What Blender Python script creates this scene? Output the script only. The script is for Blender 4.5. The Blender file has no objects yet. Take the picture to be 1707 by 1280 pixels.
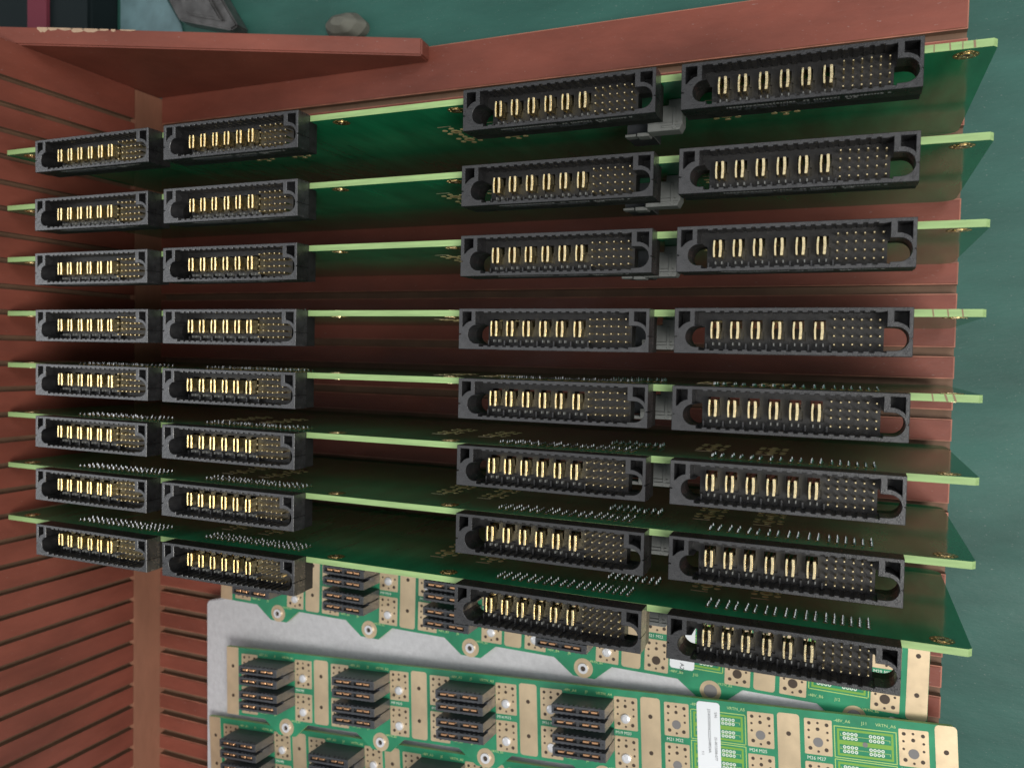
import bpy, bmesh, math, random
from mathutils import Vector, Matrix, Euler
random.seed(7)
S = 0.001                      # everything below is written in millimetres
sc = bpy.context.scene
C = sc.collection
R = math.radians

# ------------------------------------------------------------------ camera
cam = bpy.data.cameras.new('camera'); co = bpy.data.objects.new('camera', cam); C.objects.link(co)
M = Matrix(((0.9221, -0.0333, 0.3854), (0.0202, 0.9991, 0.0380), (-0.3863, -0.0273, 0.9220)))
co.matrix_world = Matrix.Translation(Vector((382.75, -91.70, 367.30)) * S) @ M.to_4x4().normalized()
cam.sensor_width = 36; cam.lens = 1349.4 / 1707 * 36
cam.clip_start = 0.01; cam.clip_end = 50
cam.dof.use_dof = True; cam.dof.focus_distance = 0.285; cam.dof.aperture_fstop = 20
sc.camera = co

# ------------------------------------------------------------------ light
w = bpy.data.worlds.new('World'); sc.world = w; w.use_nodes = True
bg = w.node_tree.nodes['Background']; bg.inputs[0].default_value = (0.80, 0.90, 1.0, 1); bg.inputs[1].default_value = 0.10
def area(name, loc, target, sx, sy, power, col):
    l = bpy.data.lights.new(name, 'AREA'); l.shape = 'RECTANGLE'; l.size = sx; l.size_y = sy
    l.energy = power; l.color = col
    o = bpy.data.objects.new(name, l); C.objects.link(o); o.location = loc
    o.rotation_euler = (Vector(target) - Vector(loc)).to_track_quat('-Z', 'Y').to_euler()
area('room_light', (1.20, -0.50, 1.40), (0.28, -0.12, 0.0), 0.6, 0.7, 21, (1.0, 0.98, 0.94))
area('side_fill', (1.15, -0.12, 1.15), (0.42, -0.12, 0.05), 0.4, 0.8, 0.7, (1.0, 0.98, 0.95))  # weak fill light, added to brighten the right ends of the boards
area('room_light', (1.20, 0.60, 1.25), (0.30, -0.10, 0.0), 0.7, 0.7, 8.5, (0.97, 0.98, 1.0))
area('room_light', (-2.75, -0.12, 1.7), (0.0, -0.12, 0.0), 1.6, 1.6, 22, (0.95, 0.97, 1.0))  # window light from the far left, added to brighten rims and gold
area('room_light', (-0.70, -0.12, 1.9), (-0.70, -0.12, 0.0), 2.6, 1.7, 10.0, (0.98, 0.98, 1.0))
sc.view_settings.view_transform = 'Standard'; sc.view_settings.look = 'None'
sc.view_settings.exposure = 0.0; sc.view_settings.gamma = 1.0
sc.cycles.max_bounces = 8

# ------------------------------------------------------------------ materials
def mat(name, col, rough=0.5, metal=0.0, spec=0.5, var=0.0, vscale=60, bump=0.0, bscale=400, col2=None,
        rvar=0.0, trans=0.0, dust=0.0, stretch=(1, 1, 1), coat=0.0):
    m = bpy.data.materials.new(name); m.use_nodes = True
    nt = m.node_tree; b = nt.nodes['Principled BSDF']
    b.inputs['Base Color'].default_value = (*col, 1); b.inputs['Roughness'].default_value = rough
    b.inputs['Metallic'].default_value = metal; b.inputs['Specular IOR Level'].default_value = spec
    if coat: b.inputs['Coat Weight'].default_value = coat; b.inputs['Coat Roughness'].default_value = 0.08
    tc = nt.nodes.new('ShaderNodeTexCoord'); mp = nt.nodes.new('ShaderNodeMapping')
    mp.inputs['Scale'].default_value = stretch
    nt.links.new(tc.outputs['Object'], mp.inputs['Vector'])
    def noise(scale, detail=5, rough=0.6):
        n = nt.nodes.new('ShaderNodeTexNoise'); n.inputs['Scale'].default_value = scale
        n.inputs['Detail'].default_value = detail; n.inputs['Roughness'].default_value = rough
        nt.links.new(mp.outputs[0], n.inputs['Vector']); return n
    if var or col2:
        n = noise(vscale); rp = nt.nodes.new('ShaderNodeValToRGB')
        rp.color_ramp.elements[0].position = 0.32; rp.color_ramp.elements[1].position = 0.68
        c2 = col2 or tuple(c * (1 + var) for c in col)
        c1 = col if col2 else tuple(c * (1 - var) for c in col)
        rp.color_ramp.elements[0].color = (*c1, 1); rp.color_ramp.elements[1].color = (*c2, 1)
        nt.links.new(n.outputs['Fac'], rp.inputs[0]); last = rp.outputs[0]
        if dust:
            d = noise(900, 2, 0.5); r2 = nt.nodes.new('ShaderNodeValToRGB')
            r2.color_ramp.elements[0].position = 0.70; r2.color_ramp.elements[1].position = 0.78
            mx = nt.nodes.new('ShaderNodeMixRGB'); mx.inputs[2].default_value = (0.45, 0.43, 0.40, 1)
            ml = nt.nodes.new('ShaderNodeMath'); ml.operation = 'MULTIPLY'; ml.inputs[1].default_value = dust
            nt.links.new(d.outputs['Fac'], r2.inputs[0]); nt.links.new(r2.outputs[0], ml.inputs[0])
            nt.links.new(ml.outputs[0], mx.inputs[0]); nt.links.new(last, mx.inputs[1]); last = mx.outputs[0]
        nt.links.new(last, b.inputs['Base Color'])
    if name.startswith('black_pl'):
        oi = nt.nodes.new('ShaderNodeObjectInfo'); hv = nt.nodes.new('ShaderNodeHueSaturation'); mr0 = nt.nodes.new('ShaderNodeMapRange')
        mr0.inputs['To Min'].default_value = 0.6; mr0.inputs['To Max'].default_value = 1.7
        nt.links.new(oi.outputs['Random'], mr0.inputs['Value']); nt.links.new(mr0.outputs[0], hv.inputs['Value'])
        nt.links.new(last, hv.inputs['Color']); nt.links.new(hv.outputs[0], b.inputs['Base Color'])
    if rvar:
        n = noise(vscale * 2.3); mr = nt.nodes.new('ShaderNodeMapRange')
        mr.inputs['From Min'].default_value = 0.3; mr.inputs['From Max'].default_value = 0.7
        mr.inputs['To Min'].default_value = max(0.03, rough - rvar); mr.inputs['To Max'].default_value = rough + rvar
        nt.links.new(n.outputs['Fac'], mr.inputs['Value']); nt.links.new(mr.outputs[0], b.inputs['Roughness'])
    if bump:
        n = noise(bscale, 4, 0.65); bp = nt.nodes.new('ShaderNodeBump'); bp.inputs['Strength'].default_value = bump
        bp.inputs['Distance'].default_value = 0.0004
        nt.links.new(n.outputs['Fac'], bp.inputs['Height']); nt.links.new(bp.outputs[0], b.inputs['Normal'])
    if trans:
        t = nt.nodes.new('ShaderNodeBsdfTranslucent'); t.inputs[0].default_value = (*col, 1)
        mx = nt.nodes.new('ShaderNodeMixShader'); mx.inputs[0].default_value = trans
        nt.links.new(b.outputs[0], mx.inputs[1]); nt.links.new(t.outputs[0], mx.inputs[2])
        nt.links.new(mx.outputs[0], nt.nodes['Material Output'].inputs['Surface'])
    return m
BROWN = mat('brown_bakelite', (0.215, 0.060, 0.039), 0.5, var=0.24, vscale=26, bump=0.35, bscale=260, rvar=0.1, dust=0.3, stretch=(.6, 1.6, .6), spec=0.4)
BROWNE = mat('worn_bakelite_edge', (0.36, 0.14, 0.09), 0.55, var=0.3, vscale=90)
BROWNC = mat('milled_bakelite', (0.165, 0.092, 0.055), 0.7, var=0.2, vscale=60, bump=0.3, bscale=500)
TAN = mat('worn_tan_strip', (0.31, 0.140, 0.085), 0.65, var=0.26, vscale=35, bump=0.3, bscale=500, stretch=(1, .25, 1))
WORN = mat('chipped_tan', (0.42, 0.29, 0.19), 0.7, var=0.15, vscale=200)
MASK = mat('green_solder_mask', (0.020, 0.26, 0.112), 0.11, var=0.28, vscale=90, stretch=(1, 1, .22), trans=0.14, bump=0.03, bscale=700)
MASKL = mat('light_green_mask', (0.034, 0.260, 0.130), 0.26, var=0.2, vscale=60, trans=0.05)
FR4 = mat('board_edge', (0.36, 0.53, 0.215), 0.6, var=0.22, vscale=160, trans=0.12, stretch=(.25, 3, 3), bump=.3, bscale=600)
SCORE = mat('scorched_mark', (0.26, 0.17, 0.10), 0.7)
LIME = mat('lime_mask', (0.19, 0.38, 0.055), 0.35, var=0.08)
LINE = mat('silk_lime', (0.42, 0.60, 0.16), 0.5)
SILK = mat('silk_yellow_green', (0.50, 0.66, 0.28), 0.5)
SILKW = mat('silk_white', (0.74, 0.80, 0.68), 0.5)
GOLD = mat('gold_contact', (1.0, 0.82, 0.48), 0.25, metal=1.0, bump=0.25, bscale=900, var=0.15, vscale=700)
GOLDP = mat('gold_plate', (0.72, 0.56, 0.36), 0.34, metal=0.6, var=0.12, vscale=60, rvar=0.06, bump=0.05)
GOLDD = mat('dim_gold_ring', (0.42, 0.27, 0.09), 0.35, metal=0.9)
GOLDV = mat('gold_pad', (1.0, 0.78, 0.38), 0.25, metal=0.2, var=0.1)
COPPER = mat('copper_contact', (0.90, 0.50, 0.26), 0.3, metal=0.9)
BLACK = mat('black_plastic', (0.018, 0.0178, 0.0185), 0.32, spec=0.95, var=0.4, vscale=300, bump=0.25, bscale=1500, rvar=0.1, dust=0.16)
BLACKF = mat('shaded_black_plastic', (0.013, 0.0125, 0.0125), 0.45, spec=0.45, var=0.4, vscale=300, bump=0.25, bscale=1500, dust=0.08)  # darker, duller copy of the black plastic, recess shade put into its colour
BLACK2 = mat('charcoal_plastic', (0.050, 0.053, 0.060), 0.4, spec=0.7, var=0.2, vscale=200, bump=0.2, bscale=1200)
GREY = mat('grey_plastic', (0.19, 0.195, 0.185), 0.5, var=0.1, vscale=300)
TIN = mat('tin_solder', (0.75, 0.75, 0.74), 0.2, metal=1.0)
STEEL = mat('dull_steel', (0.17, 0.165, 0.16), 0.4, metal=0.75, var=0.4, vscale=70, bump=0.4, bscale=150)
NICKEL = mat('nickel_insert', (0.80, 0.80, 0.82), 0.35, metal=0.35)
FOAM = mat('grey_white_foam', (0.55, 0.545, 0.56), 0.45, var=0.07, vscale=300, bump=1.0, bscale=420, rvar=0.18, stretch=(1, 1, 1))
PAPER = mat('white_label', (0.82, 0.84, 0.86), 0.45)
INK = mat('label_ink', (0.05, 0.05, 0.06), 0.6)
HOLE = mat('plated_hole', (0.055, 0.035, 0.022), 0.6)
FHOLE = mat('hole_over_foam', (0.20, 0.19, 0.185), 0.7)
MATT = mat('green_table_mat', (0.030, 0.104, 0.083), 0.5, spec=0.35, var=0.26, vscale=9, bump=0.35, bscale=160, rvar=0.09, dust=0.4, stretch=(1, 3, 1))
TEAL = mat('dark_teal_plastic', (0.006, 0.012, 0.013), 0.7, spec=0.2)
CRIM = mat('crimson_card', (0.15, 0.030, 0.045), 0.7, spec=0.2)
PBLUE = mat('pale_blue_film', (0.13, 0.215, 0.23), 0.4, var=0.25, vscale=50, bump=0.5, bscale=60)
BEIGE = mat('beige_stone', (0.13, 0.13, 0.105), 0.8, var=0.2, vscale=90, bump=0.8, bscale=120)

# ------------------------------------------------------------------ helpers
class MB:
    """collects shapes in mm, builds ONE mesh"""
    def __init__(s): s.v = []; s.f = []; s.m = []; s.mats = []
    def mi(s, m):
        if m not in s.mats: s.mats.append(m)
        return s.mats.index(m)
    def add(s, vs, fs, m):
        n = len(s.v); s.v += [tuple(v) for v in vs]; i = s.mi(m)
        for f in fs: s.f.append([n + k for k in f]); s.m.append(i)
    def box(s, x0, x1, y0, y1, z0, z1, m):
        x0, x1 = min(x0, x1), max(x0, x1); y0, y1 = min(y0, y1), max(y0, y1); z0, z1 = min(z0, z1), max(z0, z1)
        s.add([(x0,y0,z0),(x1,y0,z0),(x1,y1,z0),(x0,y1,z0),(x0,y0,z1),(x1,y0,z1),(x1,y1,z1),(x0,y1,z1)],
              [(3,2,1,0),(4,5,6,7),(0,1,5,4),(1,2,6,5),(2,3,7,6),(3,0,4,7)], m)
    def prism(s, poly, a, b, axis, m, mside=None):
        """poly extruded from a to b; axis z: (x,y)  y: (x,z)  x: (y,z)"""
        def P(u, v, t): return {'z': (u, v, t), 'y': (u, t, v), 'x': (t, u, v)}[axis]
        n = len(poly); vs = [P(u, v, a) for u, v in poly] + [P(u, v, b) for u, v in poly]
        ar = sum(poly[i][0]*poly[(i+1)%n][1] - poly[(i+1)%n][0]*poly[i][1] for i in range(n))
        flip = (ar < 0) != (b < a)
        if axis == 'y': flip = not flip
        c0 = list(range(n))[::-1]; c1 = list(range(n, 2*n)); sd = [(i, (i+1)%n, n+(i+1)%n, n+i) for i in range(n)]
        if flip: c0 = c0[::-1]; c1 = c1[::-1]; sd = [q[::-1] for q in sd]
        s.add(vs, [c0, c1], m)
        k = len(s.v) - 2*n
        i = s.mi(mside or m)
        for q in sd: s.f.append([k + t for t in q]); s.m.append(i)
    def cyl(s, c, r, a, b, axis, m, n=16, r2=None):
        r2 = r if r2 is None else r2
        def P(u, v, t): return {'z': (u, v, t), 'y': (u, t, v), 'x': (t, u, v)}[axis]
        vs = [P(c[0]+r*math.cos(2*math.pi*i/n), c[1]+r*math.sin(2*math.pi*i/n), a) for i in range(n)] + \
             [P(c[0]+r2*math.cos(2*math.pi*i/n), c[1]+r2*math.sin(2*math.pi*i/n), b) for i in range(n)]
        fs = [list(range(n))[::-1], list(range(n, 2*n))] + [(i, (i+1)%n, n+(i+1)%n, n+i) for i in range(n)]
        if (b < a) != (axis == 'y'): fs = [f[::-1] for f in fs]
        s.add(vs, fs, m)
    def ring(s, c, r0, r1, a, b, axis, m, n=24):
        def P(u, v, t): return {'z': (u, v, t), 'y': (u, t, v), 'x': (t, u, v)}[axis]
        vs = []
        for r in (r0, r1):
            for t in (a, b):
                vs += [P(c[0]+r*math.cos(2*math.pi*i/n), c[1]+r*math.sin(2*math.pi*i/n), t) for i in range(n)]
        fs = []
        for i in range(n):
            j = (i+1) % n
            fs += [(2*n+i, 2*n+j, 3*n+j, 3*n+i), (j, i, n+i, n+j), (n+i, 3*n+i, 3*n+j, n+j), (i, j, 2*n+j, 2*n+i)]
        if (b < a) != (axis == 'y'): fs = [f[::-1] for f in fs]
        s.add(vs, fs, m)
    def mesh(s, name, bevel=0.0, off=(0, 0, 0), segs=1):
        me = bpy.data.meshes.new(name)
        me.from_pydata([((v[0]-off[0])*S, (v[1]-off[1])*S, (v[2]-off[2])*S) for v in s.v], [], s.f)
        for m in s.mats: me.materials.append(m)
        for p, i in zip(me.polygons, s.m): p.material_index = i
        if bevel:
            bm = bmesh.new(); bm.from_mesh(me)
            es = [e for e in bm.edges if e.is_manifold and e.calc_face_angle(0) > R(35)]
            bmesh.ops.bevel(bm, geom=es, offset=bevel*S, segments=segs, affect='EDGES', clamp_overlap=True)
            bm.to_mesh(me); bm.free()
        me.update(); return me
def link(name, me, parent=None, loc=(0, 0, 0), label=None):
    o = bpy.data.objects.new(name, me); C.objects.link(o); o.location = Vector(loc) * S
    if parent: o.parent = parent
    if label: o['label'] = label
    return o
def tag(o, label, cat, group=None):
    o['label'] = label; o['category'] = cat
    if group: o['group'] = group
    return o
def thing(name, loc, label, cat, group=None, rot=(0, 0, 0)):
    o = bpy.data.objects.new(name, None); C.objects.link(o); o.location = Vector(loc) * S; o.rotation_euler = rot
    return tag(o, label, cat, group)
def copy_tree(o, parent=None):
    c = o.copy(); C.objects.link(c)
    if parent is not None: c.parent = parent
    for ch in o.children: copy_tree(ch, c)
    return c
def curve_mesh(cu, mats):
    o = bpy.data.objects.new('tmp', cu); C.objects.link(o)
    bpy.context.view_layer.update()
    me = bpy.data.meshes.new_from_object(o.evaluated_get(bpy.context.evaluated_depsgraph_get()))
    bpy.data.objects.remove(o); bpy.data.curves.remove(cu)
    me.materials.clear()
    for m in mats: me.materials.append(m)
    return me
def plate(polys, a, b, bevel=0.0):
    """flat outline with holes (first poly = outline) extruded between a and b along z; returns verts, faces (mm)"""
    cu = bpy.data.curves.new('plate', 'CURVE'); cu.dimensions = '2D'; cu.fill_mode = 'BOTH'
    cu.extrude = (b - a) / 2 - bevel; cu.bevel_depth = bevel; cu.bevel_resolution = 0
    for p in polys:
        sp = cu.splines.new('POLY'); sp.points.add(len(p) - 1)
        for q, (x, y) in zip(sp.points, p): q.co = (x, y, 0, 1)
        sp.use_cyclic_u = True
    me = curve_mesh(cu, [])
    vs = [(v.co.x, v.co.y, v.co.z + (a + b) / 2) for v in me.vertices]; fs = [tuple(p.vertices) for p in me.polygons]
    bpy.data.meshes.remove(me); return vs, fs
def text_into(mb, txt, x, y, z, size, m, rot=0, th=0.03, mirror=False, plane='z', align='LEFT'):
    cu = bpy.data.curves.new('t', 'FONT'); cu.body = txt; cu.size = size; cu.extrude = th / 2
    cu.align_x = align; cu.align_y = 'CENTER'; cu.resolution_u = 2
    me = curve_mesh(cu, [])
    c, s = math.cos(rot), math.sin(rot)
    vs = []
    for v in me.vertices:
        u, k = (-v.co.x if mirror else v.co.x), v.co.y
        p = (x + c*u - s*k, y + s*u + c*k)
        vs.append((p[0], p[1], z + v.co.z) if plane == 'z' else (p[0], z - v.co.z, p[1]))
    mb.add(vs, [tuple(p.vertices) for p in me.polygons], m); bpy.data.meshes.remove(me)
def arc(cx, cy, r, a0, a1, n=8):
    return [(cx + r*math.cos(R(a0+(a1-a0)*i/n)), cy + r*math.sin(R(a0+(a1-a0)*i/n))) for i in range(n+1)]
def rrect(x0, x1, y0, y1, r, n=4):
    return arc(x1-r, y1-r, r, 0, 90, n) + arc(x0+r, y1-r, r, 90, 180, n) + arc(x0+r, y0+r, r, 180, 270, n) + arc(x1-r, y0+r, r, 270, 360, n)

# ------------------------------------------------------------------ setting: table
t = MB(); t.box(-1500, 1500, -1200, 1200, -40, -16, MATT)
ts = link('table_surface', t.mesh('table_surface')); ts['kind'] = 'structure'
ts['label'] = 'green rubber mat covering the table'

# ------------------------------------------------------------------ rack
rack = thing('board_rack', (200, -150, -16), 'brown slotted rack with side panel and triangular brace holding the upright boards', 'rack')
ro = (200, -150, -16)
PITCH = 12.57; G0 = 38.0
Y0, Y1 = 63.0, -425.0
def ridges(g0, half, depth, top):
    """profile (y, h) of a slotted face"""
    pts = [(Y0, 0), (Y0, top)]
    y = g0
    while y - half > Y1 + 2:
        pts += [(y + half, top), (y + half - .15, top - depth), (y - half + .15, top - depth), (y - half, top)]
        y -= PITCH
    pts += [(Y1, top), (Y1, 0)]
    return pts
def slotted(name, prof, a, b, axis, bev):
    mb = MB(); n = len(prof)
    def P(y, h, t): return (t, y, h) if axis == 'x' else (h, y, t)
    # ribs and body are one closed strip; caps are built from quads so they triangulate cleanly
    top = max(h for _, h in prof); low = min(h for y, h in prof[2:-2]); base = prof[0][1]
    for i in range(n - 1):
        (y0, h0), (y1, h1) = prof[i], prof[i+1]
        m = BROWNC if (h0 < top - .1 or h1 < top - .1) and h0 > base and h1 > base and i not in (0,) else BROWN
        f = [P(y0, h0, a), P(y1, h1, a), P(y1, h1, b), P(y0, h0, b)]
        mb.add(f, [(0, 1, 2, 3)], m)
    (y0, h0), (y1, h1) = prof[-1], prof[0]
    mb.add([P(y0, h0, a), P(y1, h1, a), P(y1, h1, b), P(y0, h0, b)], [(0, 1, 2, 3)], BROWN)
    for t in (a, b):
        mb.add([P(y, h, t) for y, h in prof], [tuple(range(n))], BROWN)
    mb.mi(BROWNE); me = mb.mesh(name, 0, ro)
    bm = bmesh.new(); bm.from_mesh(me); bmesh.ops.remove_doubles(bm, verts=bm.verts, dist=1e-6)
    bmesh.ops.recalc_face_normals(bm, faces=bm.faces)
    es = [e for e in bm.edges if e.is_manifold and e.calc_face_angle(0) > R(35) and max(v.co.z if axis=='x' else v.co.x for v in e.verts) > 0 and
          (min((v.co.z + ro[2]*S)/S for v in e.verts) > -2 if axis == 'x' else min((v.co.x+ro[0]*S)/S for v in e.verts) > -1)]
    bmesh.ops.bevel(bm, geom=es, offset=bev*S, segments=2, affect='EDGES', clamp_overlap=True, material=mb.mi(BROWNE))
    bm.to_mesh(me); bm.free(); me.update(); return me
prof = [(y, h - 15.9) for y, h in ridges(G0, 1.85, 4.2, 15.9)]
link('base_panel', slotted('base_panel', prof, 0, 421.0, 'x', 0.55), rack)
Y0 = 54.9
prof = [(y, h - 12) for y, h in ridges(G0 - 1.5, 1.35, 3.0, 12)]
link('side_panel', slotted('side_panel', prof, 19.5, 114, 'z', 0.35), rack)
m = MB(); m.box(-12, -0.05, Y1, Y0 - 0.1, -15.9, 19.4, TAN)
link('corner_strip', m.mesh('corner_strip', 0.6, ro, 2), rack, label='worn pale tan strip in the inner corner of the rack')
m = MB(); m.prism([(-45, 0.05), (180, 0.05), (181, 9.5), (176, 11.6), (-45, 109)], 55.0, 63.6, 'y', BROWN)
brace = link('brace', m.mesh('brace', 0.7, ro, 2), rack, label='triangular brown brace with chipped paint on its sloping edge')
# chips where the paint has come off the top edge of the brace
m = MB()
def slope(x): return 94.46 - (x + 12) * 82.86 / 188 + 0.08
for x0, x1, dpt in ((8, 13, 5.0), (12.5, 17, 3.2), (17, 24, 2.0), (23, 29, 4.6), (28, 36, 3.4), (35, 40, 1.6), (41, 43, 2.2), (45, 52, 1.0)):
    n = 7; top = []; bot = []
    for i in range(n):
        x = x0 + (x1 - x0) * i / (n - 1); k = math.sin(math.pi * (i + .3) / (n - .4)) ** .6
        top.append((x, 63.62, slope(x))); bot.append((x, 63.4 - dpt * .6 * k * random.uniform(.6, 1), slope(x)))
    m.add(top + bot, [(i, n+i, n+i+1, i+1) for i in range(n-1)], WORN)
link('paint_chip', m.mesh('paint_chip', 0, ro), rack)

# ------------------------------------------------------------------ edge connector prototype (part with sub-parts)
# local frame: x right 0..69, y down from 0 to -14.2, z: front face = 0 (world z 106)
def V(p): return [(x, -y) for x, y in p]
def teeth(x0, x1, y, amp, up=True):
    pts = []; x = x0
    while x + 2.9 < x1:
        pts += [(x, y), (x + 1.45, y), (x + 1.5, y + amp), (x + 2.85, y + amp)]; x += 2.9
    return pts
outline = [(0, 0), (69, 0), (69, 8.75), (68.55, 8.85), (68.55, 9.15), (69, 9.25), (69, 14.2), (0, 14.2), (0, 9.3), (0.8, 9.2), (0.8, 8.8), (0, 8.7)]
pockL = [(1.1, .9), (4.9, .9), (4.9, 4.3), (3.8, 4.55), (2.6, 5.3), (1.7, 6.3), (1.1, 6.5)]
pockR = [(63.9, .9), (68.1, .9), (68.1, 6.3), (67.4, 5.4), (66.3, 4.7), (65.0, 4.25), (63.9, 4.2)]
cav = [(6.2, 0.95)] + teeth(8.2, 61.5, 0.85, 0.42) + [(62.3, .95), (62.3, 5.5)] + \
      arc(64.6, 9.1, 3.6, -90, 90, 12) + [(62.3, 12.75), (62.3, 13.35)] + \
      teeth(8.2, 61.5, 13.4, -0.42)[::-1] + [(7.6, 13.3), (7.6, 12.4)] + arc(6.8, 9.0, 3.45, 90, 270, 12) + [(6.2, 5.5)]
holeL = [(8.4, 5.6), (8.4, 12.4)] + arc(6.8, 9.0, 3.4, 90, 270, 12)
holeR = [(61.6, 5.5), (64.6, 5.5)] + arc(64.6, 9.1, 3.55, -90, 90, 12) + [(61.6, 12.65)]
slots = [[(bx - .75, 3.4), (bx + 2.9, 3.4), (bx + 2.9, 7.0), (bx + 3.5, 7.0), (bx + 3.5, 9.9), (bx - .75, 9.9)] for bx in [11.0 + 6.25*i for i in range(6)]]
hs = MB()
vs, fs = plate([V(outline), V(pockL), V(pockR), V(cav)], -7.3, 0, 0.12); hs.add(vs, fs, BLACK)
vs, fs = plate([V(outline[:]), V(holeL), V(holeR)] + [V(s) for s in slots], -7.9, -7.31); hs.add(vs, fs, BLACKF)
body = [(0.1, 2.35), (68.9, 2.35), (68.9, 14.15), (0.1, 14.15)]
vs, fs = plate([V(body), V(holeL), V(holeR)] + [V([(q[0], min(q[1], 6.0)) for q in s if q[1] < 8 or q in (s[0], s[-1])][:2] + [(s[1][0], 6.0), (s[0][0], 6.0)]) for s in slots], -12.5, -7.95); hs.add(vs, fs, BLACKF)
for i in range(7):      # ribs between the power bays
    x = 8.9 + 6.25 * i
    hs.box(x, x + .5, -13.0, -11.0, -7.3, -5.6, BLACK)
# small notches under each blade pair
for i in range(6):
    for dx in (0.2, 2.2):
        hs.box(11.0 + 6.25*i + dx, 11.0 + 6.25*i + dx + .35, -11.6, -10.7, -7.3, -5.2, GREY)
# moulded lettering on the outer long face (illegible rows in the photo)
for row, (a, b) in enumerate(((13, 60), (15, 47), (17, 44))):
    x = a
    while x < b:
        l = random.choice((.5, .7, .9)); 
        if random.random() < .86: hs.box(x, x + l, -14.25, -14.36, -2.2 - row*1.5, -2.2 - row*1.5 - .8, GREY if row == 0 else BLACK2)
        x += l + .3
text_into(hs, 'RU', 52.0, -4.1, -14.33, 2.6, GREY, 0, .08, mirror=True, plane='y')
HOUS = hs.mesh('connector_housing')
bl = MB()
for dx in (0.0, 1.8):
    for (a, b) in ((-11.5, -3.0),):
        o = 0.16 if dx else -0.16
        pf = [(dx, -9.5), (dx + o*.6, -8.2), (dx + o, -6.8), (dx + o*.6, -5.4), (dx, -4.1)]
        hw = .40 if dx else .27
        outl = [(x - hw, y) for x, y in pf] + [(x + hw, y) for x, y in pf[::-1]]
        bl.prism(outl, a, b, 'z', GOLD)
BLADE = bl.mesh('power_contact', 0.11, (0, 0, 0), 2)
pn = MB(); pn.box(-.3, .3, -.3, .3, -9, -3.9, GOLD)
pn.add([(-.3,-.3,-3.9),(.3,-.3,-3.9),(.3,.3,-3.9),(-.3,.3,-3.9),(-.2,-.2,-3.55),(.2,-.2,-3.55),(.2,.2,-3.55),(-.2,.2,-3.55)],
       [(0,1,5,4),(1,2,6,5),(2,3,7,6),(3,0,4,7),(4,5,6,7)], GOLD)
PIN = pn.mesh('signal_pin')

def edge_connector(parent, x0):
    h = link('edge_connector', HOUS, parent, (x0 - BX, 0, 106))
    for i in range(6): link('power_contact', BLADE, h, (11.2 + 6.25*i, 0, 0))
    for j in range(6):
        for v in (3.3, 5.8, 8.35, 10.9): link('signal_pin', PIN, h, (47.8 + 2.52*j, -v, 0))
    return h

# ------------------------------------------------------------------ upright boards
BX = 210.0; BT = 2.25
CX = (34.0, 111.8, 252.6, 330.2)
bm_ = MB()
pl = [(2.5, 1), (3.5, 0)] + [(412.5, 0)] + arc(412.5, 6, 6, -90, 0, 5) + [(418.5, 96.6)] + [(417.4, 98)] + [(3.6, 98), (2.5, 97)]
bm_.prism(pl, -BT, 0, 'y', MASK, FR4)
BOARD = bm_.mesh('circuit_board', 0.0, (BX, 0, 0))
def ring_mesh():
    m = MB()
    for s_, a in ((1, 0), (-1, -BT)):
        b = a + s_*.06; c = a + s_*.12
        m.cyl((0, 0), 3.5, a, b, 'y', GOLDD, 24)
        m.ring((0, 0), 1.0, 1.9, a, c + s_*.15, 'y', GOLD, 18)
        m.cyl((0, 0), .95, a, b + s_*.03, 'y', HOLE, 14)
        for i in range(8):
            t_ = i * math.pi / 4 + .2
            m.cyl((2.75*math.cos(t_), 2.75*math.sin(t_)), .42, a, c, 'y', GOLD, 8)
    return m.mesh('mounting_ring')
RING = ring_mesh()
def pads_mesh():
    m = MB()
    for s_, a in ((1, 0), (-1, -BT)):
        for cz in (0, -12.6):
            m.cyl((0, cz), 2.3, a, a + s_*.08, 'y', GOLDV, 18)
            m.ring((0, cz), .1, .9, a, a + s_*.1, 'y', GOLDD, 12)
            for k in range(6):
                t_ = math.pi/6 + k*math.pi/3
                m.cyl((4.6*math.cos(t_), cz + 4.6*math.sin(t_)), 1.15, a, a + s_*.08, 'y', GOLDV, 12)
        m.box(-4.6, 1.5, a, a + s_*.05, 7.6, 8.0, GOLDP)
    return m.mesh('pad_cluster')
PADS = pads_mesh()
hd = MB()
hp = [(320.3, -2.35), (325.2, -2.35), (325.4, -11.0), (324.3, -13.1), (313, -13.1), (313, -9.6), (318, -9.6), (318, -4.4), (320.3, -4.4)]
hd.prism([(x, y) for x, y in hp], 73.5, 80, 'z', GREY)
hd.box(318.2, 324.9, -12.2, -11.5, 79.9, 80.5, GREY)
hd.box(313.4, 324.0, -10.6, -10.3, 79.9, 80.4, BLACK2)
hd.box(321.9, 323.1, -12.9, -5.0, 79.9, 80.35, GREY)
hd.box(308.5, 312.9, -13.6, -12.3, 72, 77, GREY); hd.box(303.8, 307.9, -13.2, -12.3, 72, 76, GREY)
hd.box(303, 313, -12.2, -2.3, 58, 70, BLACK2)
HEAD = hd.mesh('grey_header', 0.2, (BX, 0, 0))
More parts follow.
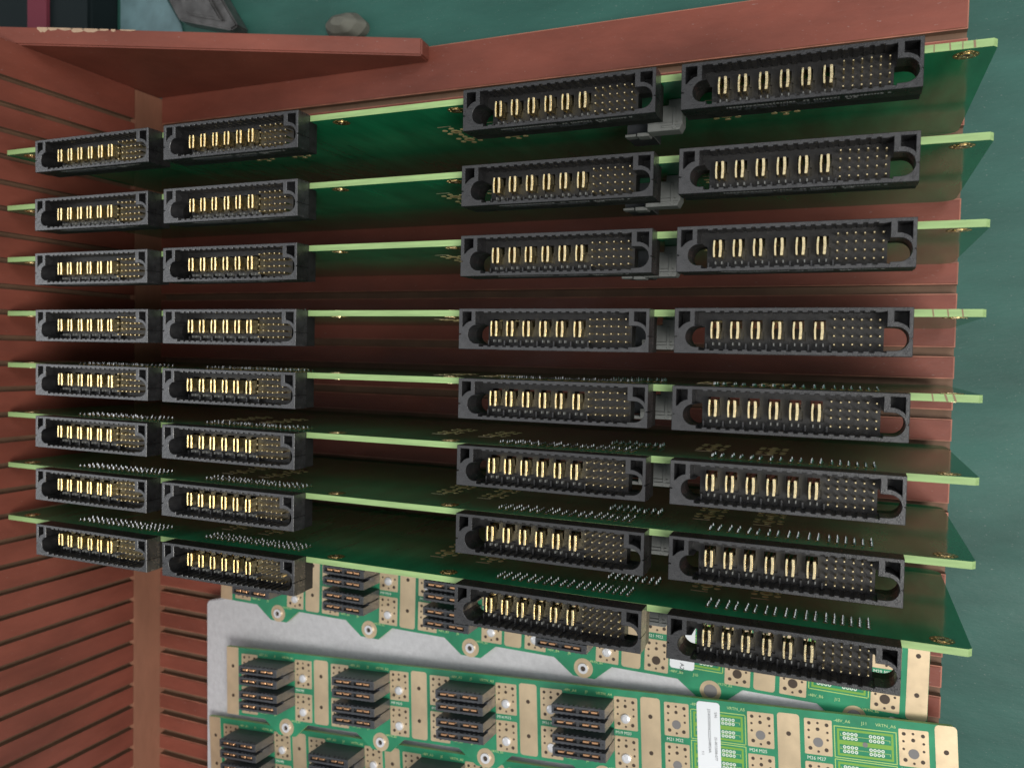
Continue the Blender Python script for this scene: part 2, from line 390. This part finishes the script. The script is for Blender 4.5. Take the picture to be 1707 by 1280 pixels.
# solder joints: about 300 on one board -> one stuff part
sj = MB(); rs = random.Random(3)
def joint(x, z, s=1.0):
    x += rs.uniform(-.05, .05); z += rs.uniform(-.08, .08); h = rs.uniform(.8, 1.25) * s
    sj.cyl((x, z), .85*s, 0, .06, 'y', GOLDD, 10); sj.cyl((x, z), .6*s, .06, .35, 'y', TIN, 8, .36*s); sj.cyl((x, z), .36*s, .35, h, 'y', TIN, 6, .14*s)
for x0 in CX:
    for i in range(6):
        for dx in (-.5, 2.3):
            for q in range(4): joint(x0 + 11.0 + 6.25*i + dx, 84.0 + 2.3*q)
    for j in range(6):
        for q in range(4): joint(x0 + 47.8 + 2.52*j, 83.0 + 2.6*q + .3*(j % 2))
for j in range(8):
    for q in range(3): joint(301 + 2.6*j, 66.5 + 3.2*q, 1.15)
SOLD = sj.mesh('solder_joints', 0, (BX, 0, 0))
mk = {}
def marks(xs):
    m = MB()
    for x, w_, sl in xs:
        m.add([(x, -0.05, 98.03), (x + w_, -0.05, 98.03), (x + w_ + sl, -BT + .1, 98.03), (x + sl, -BT + .1, 98.03)], [(0, 3, 2, 1)], SCORE)
    return m.mesh('scorch_mark', 0, (BX, 0, 0))

YK = [1.07, -25.5, -50.32, -76.23, -101.16, -125.29, -149.98, -175.97]
LAB = ['topmost upright green board, in the slot nearest the triangular brace',
       'second upright green board counting down from the brace',
       'third upright green board counting down from the brace',
       'fourth upright green board from the brace, seen exactly edge-on',
       'fifth upright green board from the brace, its upper face just showing as a thin sliver',
       'third-lowest upright green board, gold pads and solder dots on its upper face',
       'second-lowest upright green board, directly above the one over the flat boards',
       'lowest upright green board, hanging over the flat boards and the foam']
def make_board():
    r = thing('upright_circuit_board', (BX, 0, 0), LAB[0], 'circuit board', 'green circuit boards standing upright in the rack')
    link('circuit_board', BOARD, r)
    for x0 in CX: edge_connector(r, x0)
    for x in (13.5, 191.8, 243.2, 411.0): link('mounting_ring', RING, r, (x - BX, 0, 92.6))
    for x in (120, 141, 229.7, 250.5, 336.5, 357.5): link('pad_cluster', PADS, r, (x - BX, 0, 66.0))
    link('grey_header', HEAD, r)
    s_ = link('solder_joints', SOLD, r); s_['kind'] = 'stuff'
    return r
proto = make_board()
for k, y in enumerate(YK):
    b = proto if k == 0 else copy_tree(proto)
    b.location = (BX*S, y*S, 0); b['label'] = LAB[k]
    for h in b.children:
        if h.name.startswith('edge_connector'):
            h.location.x += random.uniform(-.2, .2)*S; h.location.z += random.uniform(-.2, .15)*S
            h.rotation_euler = (R(random.uniform(-.5, .5)), R(random.uniform(-.2, .2)), R(random.uniform(-.12, .12)))
            for q in h.children:
                if q.name.startswith('power_contact'):
                    q.location.x += random.uniform(-.07, .07)*S; q.rotation_euler.y = R(random.uniform(-2.2, 2.2)); q.location.z = random.uniform(-.15, .15)*S
                else:
                    q.location.x += random.uniform(-.05, .05)*S; q.location.y += random.uniform(-.05, .05)*S; q.rotation_euler.x = R(random.uniform(-2, 2))
    if k == 3: link('scorch_mark', marks([(404.3, .4, .3), (408.2, .4, .3), (412, .4, .3)]), b)
    if k == 4: link('scorch_mark', marks([(405, .4, .4), (408.3, .6, .7), (410.5, .6, .7)]), b)

link('scorch_mark', marks([(402, .3, 0), (406, .4, .2), (409.4, .3, 0), (412.2, .6, .2)]), proto)

# ------------------------------------------------------------------ foam
fm = MB()
fp = [(46.2, -238.6), (47.8, -236.6), (60, -233.4), (150, -231.5), (260, -230.0), (392, -229.4), (401, -231.5), (405.5, -239), (412, -241.2), (416.5, -243.5),
      (416.3, -300), (417, -400), (200, -402), (48.5, -400), (47.2, -334), (46.6, -280)]
fm.prism(fp, 0.1, 10, 'z', FOAM)
fo = link('foam_sheet', fm.mesh('foam_sheet', 0.5, (230, -320, 0), 2), None, (230, -320, 0))
tag(fo, 'grey-white packing foam sheet lying flat under the small connector boards', 'foam sheet')

# ------------------------------------------------------------------ flat boards
# local frame: origin = top left corner, x right, y negative downwards, z 0 = top face
def st(n): return 4 + 58*n
TH = 2.0
fb = MB()
pl = [(0, 0), (354.5, 0), (356.3, -1.8), (356.3, -36.5)]
for n in range(5, -1, -1):
    cx = 39.7 + 58*n
    pl += [(cx + 13.5, -36.5), (cx + 5.5, -43.6), (cx - 5.0, -43.6), (cx - 14.5, -36.5)]
pl += [(0, -36.5)]
fb.prism(pl, -TH, 0, 'z', MASKL, FR4)
FLAT = fb.mesh('flat_board', 0.0)
def strip_mesh(x0, x1, y0, y1, rad, name='bus_strip', hx=None):
    m = MB(); m.prism(rrect(x0, x1, y0, y1, rad), 0, .08, 'z', GOLDP, SILKW)
    hx = hx if hx is not None else (x0 + x1)/2
    for y in (-10.3, -26.2): m.cyl((hx, y), .95, .05, .12, 'z', HOLE, 14)
    return m.mesh(name)
PH = [(1.9,1.9,.72),(5.2,1.6,.5),(8.7,2.1,.75),(5.2,4.1,.75),(1.7,4.8,.5),(8.9,5.1,.5),(1.7,7.8,.5),(8.9,8.1,.5),(2.2,12.0,.78),(8.4,12.2,.8),(5.3,13.1,.5)]
def pad_mesh(big):
    m = MB(); m.prism(rrect(0, 10.7, -14.5, 0, .5), 0, .08, 'z', GOLDP, SILKW)
    for x, y, r in PH: m.cyl((x, -y), r, .05, .12, 'z', HOLE, 12)
    if big: m.cyl((5.25, -9.4), 1.95, .05, .13, 'z', big, 20)
    return m.mesh('hole_pad')
PADW = pad_mesh(None); PADF = pad_mesh(FHOLE); PADD = pad_mesh(HOLE)
rv = MB(); rv.cyl((0, 0), 2.15, 0, .9, 'z', NICKEL, 20, 2.0); rv.cyl((0, 0), 2.0, .9, 1.2, 'z', NICKEL, 20, 1.2); RIVET = rv.mesh('round_rivet')
rg = MB(); rg.ring((0, 0), 2.2, 4.6, 0, .1, 'z', GOLDP, 28); rg.ring((0, 0), 1.25, 2.4, 0, 1.0, 'z', NICKEL, 24); rg.cyl((0, 0), 1.3, 0, .2, 'z', HOLE, 16)
RINGM = rg.mesh('threaded_ring')
def openring(holem):
    m = MB(); m.ring((0, 0), 2.9, 4.6, 0, .1, 'z', GOLDP, 28); m.cyl((0, 0), 2.95, .02, .07, 'z', holem, 24); return m.mesh('open_ring')
OPENF = openring(FHOLE)
def box_mesh():
    m = MB(); W, H = 23.2, 12.8
    for a, b, c, d in ((0, W, 0, -.35), (0, W, -H, -H+.35), (0, .35, 0, -H), (W-.35, W, 0, -H)):
        m.box(a, b, c, d, 0, .06, LINE)
    m.box(1.2, W-1.2, -1.0, -1.9, 0, .05, LIME); m.box(1.2, W-1.2, -H/2+.85, -H/2-.85, 0, .05, LIME); m.box(1.2, W-1.2, -H+1.9, -H+1.0, 0, .05, LIME)
    m.box(1.2, 2.0, -1.91, -H/2+.86, 0, .045, LIME); m.box(W-2.0, W-1.2, -1.91, -H/2+.86, 0, .045, LIME)
    m.box(1.2, 2.0, -H/2-.86, -H+1.91, 0, .045, LIME); m.box(W-2.0, W-1.2, -H/2-.86, -H+1.91, 0, .045, LIME)
    for cy in (-3.75, -H+3.75):
        for g in (3.9, 13.7):
            for k in range(4):
                for dy in (.85, -.85): m.ring((g + 1.45*k, cy + dy), .3, .66, 0, .09, 'z', SILKW, 10)
        m.box(2.4, W-2.4, cy - .08, cy + .08, 0, .06, LINE)
        m.box(2.4, 2.6, cy, cy + .9, 0, .06, LINE); m.box(W-2.6, W-2.4, cy - .9, cy, 0, .06, LINE)
    m.cyl((W/2, -H/2), 1.0, 0, .1, 'z', FHOLE, 14)
    return m.mesh('empty_footprint')
FOOT = box_mesh()
# vertical connector: two slats on a block
def slat_connector():
    m = MB(); W = 24.4
    for y0, y1 in ((0, -4.3), (-4.9, -9.7)):
        m.box(0, W, y0, y1, .1, 9.6, BLACK2)
        m.box(-.03, W + .03, y0 + .02, y1 - .02, 4.6, 4.9, BLACK); m.box(11.9, 12.15, y0 + .03, y1 - .03, .2, 9.5, BLACK)
    for k, (y0, y1) in enumerate(((0, -3.9), (-5.75, -9.65))):
        # slat with an open slot on top: four walls + floor
        z0, z1 = 9.65, 15
        m.box(0, W, y0, y0 - .95, z0, z1, BLACK2); m.box(0, W, y1, y1 + .95, z0, z1, BLACK2)
        m.box(0, 1.0, y0 - .97, y1 + .97, z0, z1, BLACK2); m.box(W - 2.4, W, y0 - .97, y1 + .97, z0, z1, BLACK2)
        m.box(1.02, W - 2.42, y0 - .97, y1 + .97, z0, 13.2, BLACK)
        m.box(11.2, 12.6, y0 - .97, y1 + .97, 13.2, 14.7, BLACK)
        m.box(W - 1.6, W - .8, (y0+y1)/2 + .45, (y0+y1)/2 - .45, z1, z1 + .03, BLACK)
        for i in range(9):
            x = 1.6 + 2.35*i + (.9 if i > 4 else 0)
            m.box(x, x + 1.1, y0 + .01, y0 + .35, 12.6, 14.6, BLACK2)
            m.box(x, x + 1.1, y1 - .01, y1 - .35, 12.6, 14.6, BLACK2)
    return m.mesh('slat_connector', 0.16)
SLAT = slat_connector()
ct = MB()
for x in (0, 4.3, 12.0, 16.3): ct.box(x, x + 2.9, -.45, .45, 0, 1.2, COPPER)
CONT = ct.mesh('copper_contacts', .15)
def one(x): 
    m = MB(); m.box(0, 2.9, -.5, .5, 0, 1.25, COPPER); return m.mesh('copper_contact', .15)
C1 = one(0)
def silk(txts, rot=0):
    m = MB()
    for txt, x, y, sz, mt in txts: text_into(m, txt, x, y, .05, sz, mt, rot, .04)
    return m.mesh('silkscreen_text')
def flat_board(loc, rot, label, names, texts, stick=None, dark=False, nmod=6, group='flat green boards with black slat connectors'):
    r = thing('flat_circuit_board', loc, label, 'circuit board', group, rot)
    link('board_plate', FLAT, r)
    link('bus_strip', strip_mesh(0.05, 8, -36.45, -.05, .3, hx=4.3), r)
    link('bus_strip', strip_mesh(348.4, 356.2, -36.45, -.05, 1.6, hx=352.2), r)
    if not hasattr(flat_board, 'strip'): flat_board.strip = strip_mesh(-4.4, 4.4, -35.2, -2.0, 1.3)
    for n in range(1, 6): link('bus_strip', flat_board.strip, r, (st(n), 0, 0))
    for n in range(6):
        xs = st(n); pop = n < 4
        for side, dx in ((0, 6.2), (1, 41.5)):
            for row, dy in ((0, -3.0), (1, -20.5)):
                link('hole_pad', PADW if pop else (PADD if dark else PADF), r, (xs + dx, dy, 0))
                if pop: link('round_rivet', RIVET, r, (xs + dx + 5.25, dy - 9.4, .05))
        link('threaded_ring' if pop else 'open_ring', RINGM if pop else OPENF, r, (39.7 + 58*n, -39.3, .0))
        for j, yy in enumerate((-4.3, -17.3)):
            if pop:
                h = link('slat_connector', SLAT, r, (xs + 17.0, yy, 0))
                for y in (-1.95, -7.7):
                    for x in (2.2, 6.4, 13.9, 18.0): link('copper_contact', C1, h, (x, y, 13.25))
            else:
                link('empty_footprint', FOOT, r, (xs + 17.6, (-4.7, -18.0)[j], 0.02))
    link('silkscreen_text', silk(texts), r)
    if stick:
        m = MB(); x0, x1, y0, y1 = stick['rect']
        m.prism(rrect(x0, x1, y0, y1, 1.4, 5), .1, .22, 'z', PAPER)
        s_ = link('label_sticker', m.mesh('label_sticker'), r, (0, 0, 0), stick['label'])
        m = MB()
        for txt, x, y, sz in stick['text']: text_into(m, txt, x, y, .26, sz, INK, R(-90), .03)
        link('printed_text', m.mesh('printed_text'), s_)
    return r
TXT = []
for n in range(6):
    xs = st(n); a = 6 + n
    TXT += [('-48V_A%d' % (n+1), xs + 17.6, -2.7, 1.75, SILK), ('J%d' % (2*n+1), xs + 28.0, -2.7, 1.75, SILK), ('VRTN_A%d' % (n+1), xs + 33.2, -2.7, 1.75, SILK),
            ('-48V_B%d' % (n+1), xs + 17.6, -33.4, 1.75, SILK), ('J%d' % (2*n+2), xs + 28.0, -33.4, 1.75, SILK), ('VRTN_B%d' % (n+1), xs + 38.6, -36.6 + 1.0, 1.5, SILK),
            ('M%d M%d' % (5*n+1, 5*n+2), xs + 7, -19.0, 1.9, SILKW), ('M%d M%d' % (5*n+4, 5*n+5), xs + 42, -19.0, 1.9, SILKW)]
A = flat_board((59.3, -196.5, 12.7), (R(0.07), R(0.38), R(-0.34)),
    'flat green board closest to the upright boards, partly hidden beneath the lowest one', None, TXT,
    dict(rect=(253.6, 264.4, -31.8, -4), label='white sticker glimpsed below the lowest black connector',
         text=[('A21', 259, -29.0, 2.6)]), dark=True)
B = flat_board((69.9, -256.4, 19.8), (R(-3.02), R(0.75), R(3.8)),
    'flat green board in the middle of the foam, carrying the long white printed label', None, TXT,
    dict(rect=(256.4, 266.2, -41.5, -1.0), label='long white printed label with vertical text near the middle right of the board',
         text=[('J2502020000622222048024A', 261.6, -4.0, 1.55), ('S/N:', 264.4, -5.0, 1.5), ('22-0012008-077', 264.2, -15.5, 1.5), ('1/1', 258.6, -22.0, 1.4)]))
Cb = flat_board((53.3, -300.7, 15.0), (R(-1.0), R(0.0), R(4.2)),
    'flat green board lowest in the picture, cut off by its bottom edge', None, TXT)

# ------------------------------------------------------------------ things on the table behind the brace
m = MB(); m.box(-260, -52, 70, 330, -15.95, 6, TEAL)
tag(link('dark_tray', m.mesh('dark_tray', 2, (-150, 200, -16), 2), None, (-150, 200, -16)), 'dark blue-black plastic tray behind the left end of the brace', 'tray')
m = MB(); m.box(-103, -86, 72, 300, 6.05, 9, CRIM)
tag(link('crimson_strip', m.mesh('crimson_strip', .3, (-95, 186, 6)), None, (-95, 186, 6)), 'narrow dull crimson strip lying on the dark tray', 'strip')
m = MB()
m.prism([(-50, 72), (8, 72), (0, 104), (-18, 130), (-28, 200), (-50, 200)], -15.9, -14.6, 'z', PBLUE)
tag(link('pale_blue_film', m.mesh('pale_blue_film', .3, (-20, 100, -16)), None, (-20, 100, -16)), 'crumpled pale blue-grey plastic film beside the dark tray', 'film')
m = MB()
m.prism([(9, 101), (48, 90), (53, 92), (24, 134), (-8, 175), (-34, 178), (-14, 136)], -14.5, -4, 'z', STEEL)
m.prism([(16, 103), (44, 95), (20, 130), (-8, 150)], -3.99, -1.5, 'z', STEEL)
tag(link('metal_bracket', m.mesh('metal_bracket', 1.0, (20, 110, -16), 2), None, (20, 110, -16)), 'scuffed grey metal bracket behind the brace, pointing right', 'bracket')
m = MB()
n = 12
prev = None
for zi, (z, s_) in enumerate(((-15.9, 1.0), (-11, 1.05), (-6, .8), (-2.5, .35))):
    ringv = [(122 + 12.5*s_*math.cos(2*math.pi*i/n)*(1 + .12*math.sin(i*3.1+zi)), 84.5 + 7*s_*math.sin(2*math.pi*i/n)*(1 + .15*math.cos(i*2.3+zi)), z) for i in range(n)]
    if prev: m.add(prev + ringv, [(i, (i+1)%n, n+(i+1)%n, n+i) for i in range(n)], BEIGE)
    prev = ringv
m.add(prev, [tuple(range(n))], BEIGE)
st_ = link('small_stone', m.mesh('small_stone', 0, (122, 84, -16)), None, (122, 84, -16))
for p in st_.data.polygons: p.use_smooth = True
sd = st_.modifiers.new('round', 'SUBSURF'); sd.levels = 2; sd.render_levels = 2
tag(st_, 'small rounded beige lump on the green mat beyond the tip of the brace', 'lump')
bpy.context.view_layer.update()
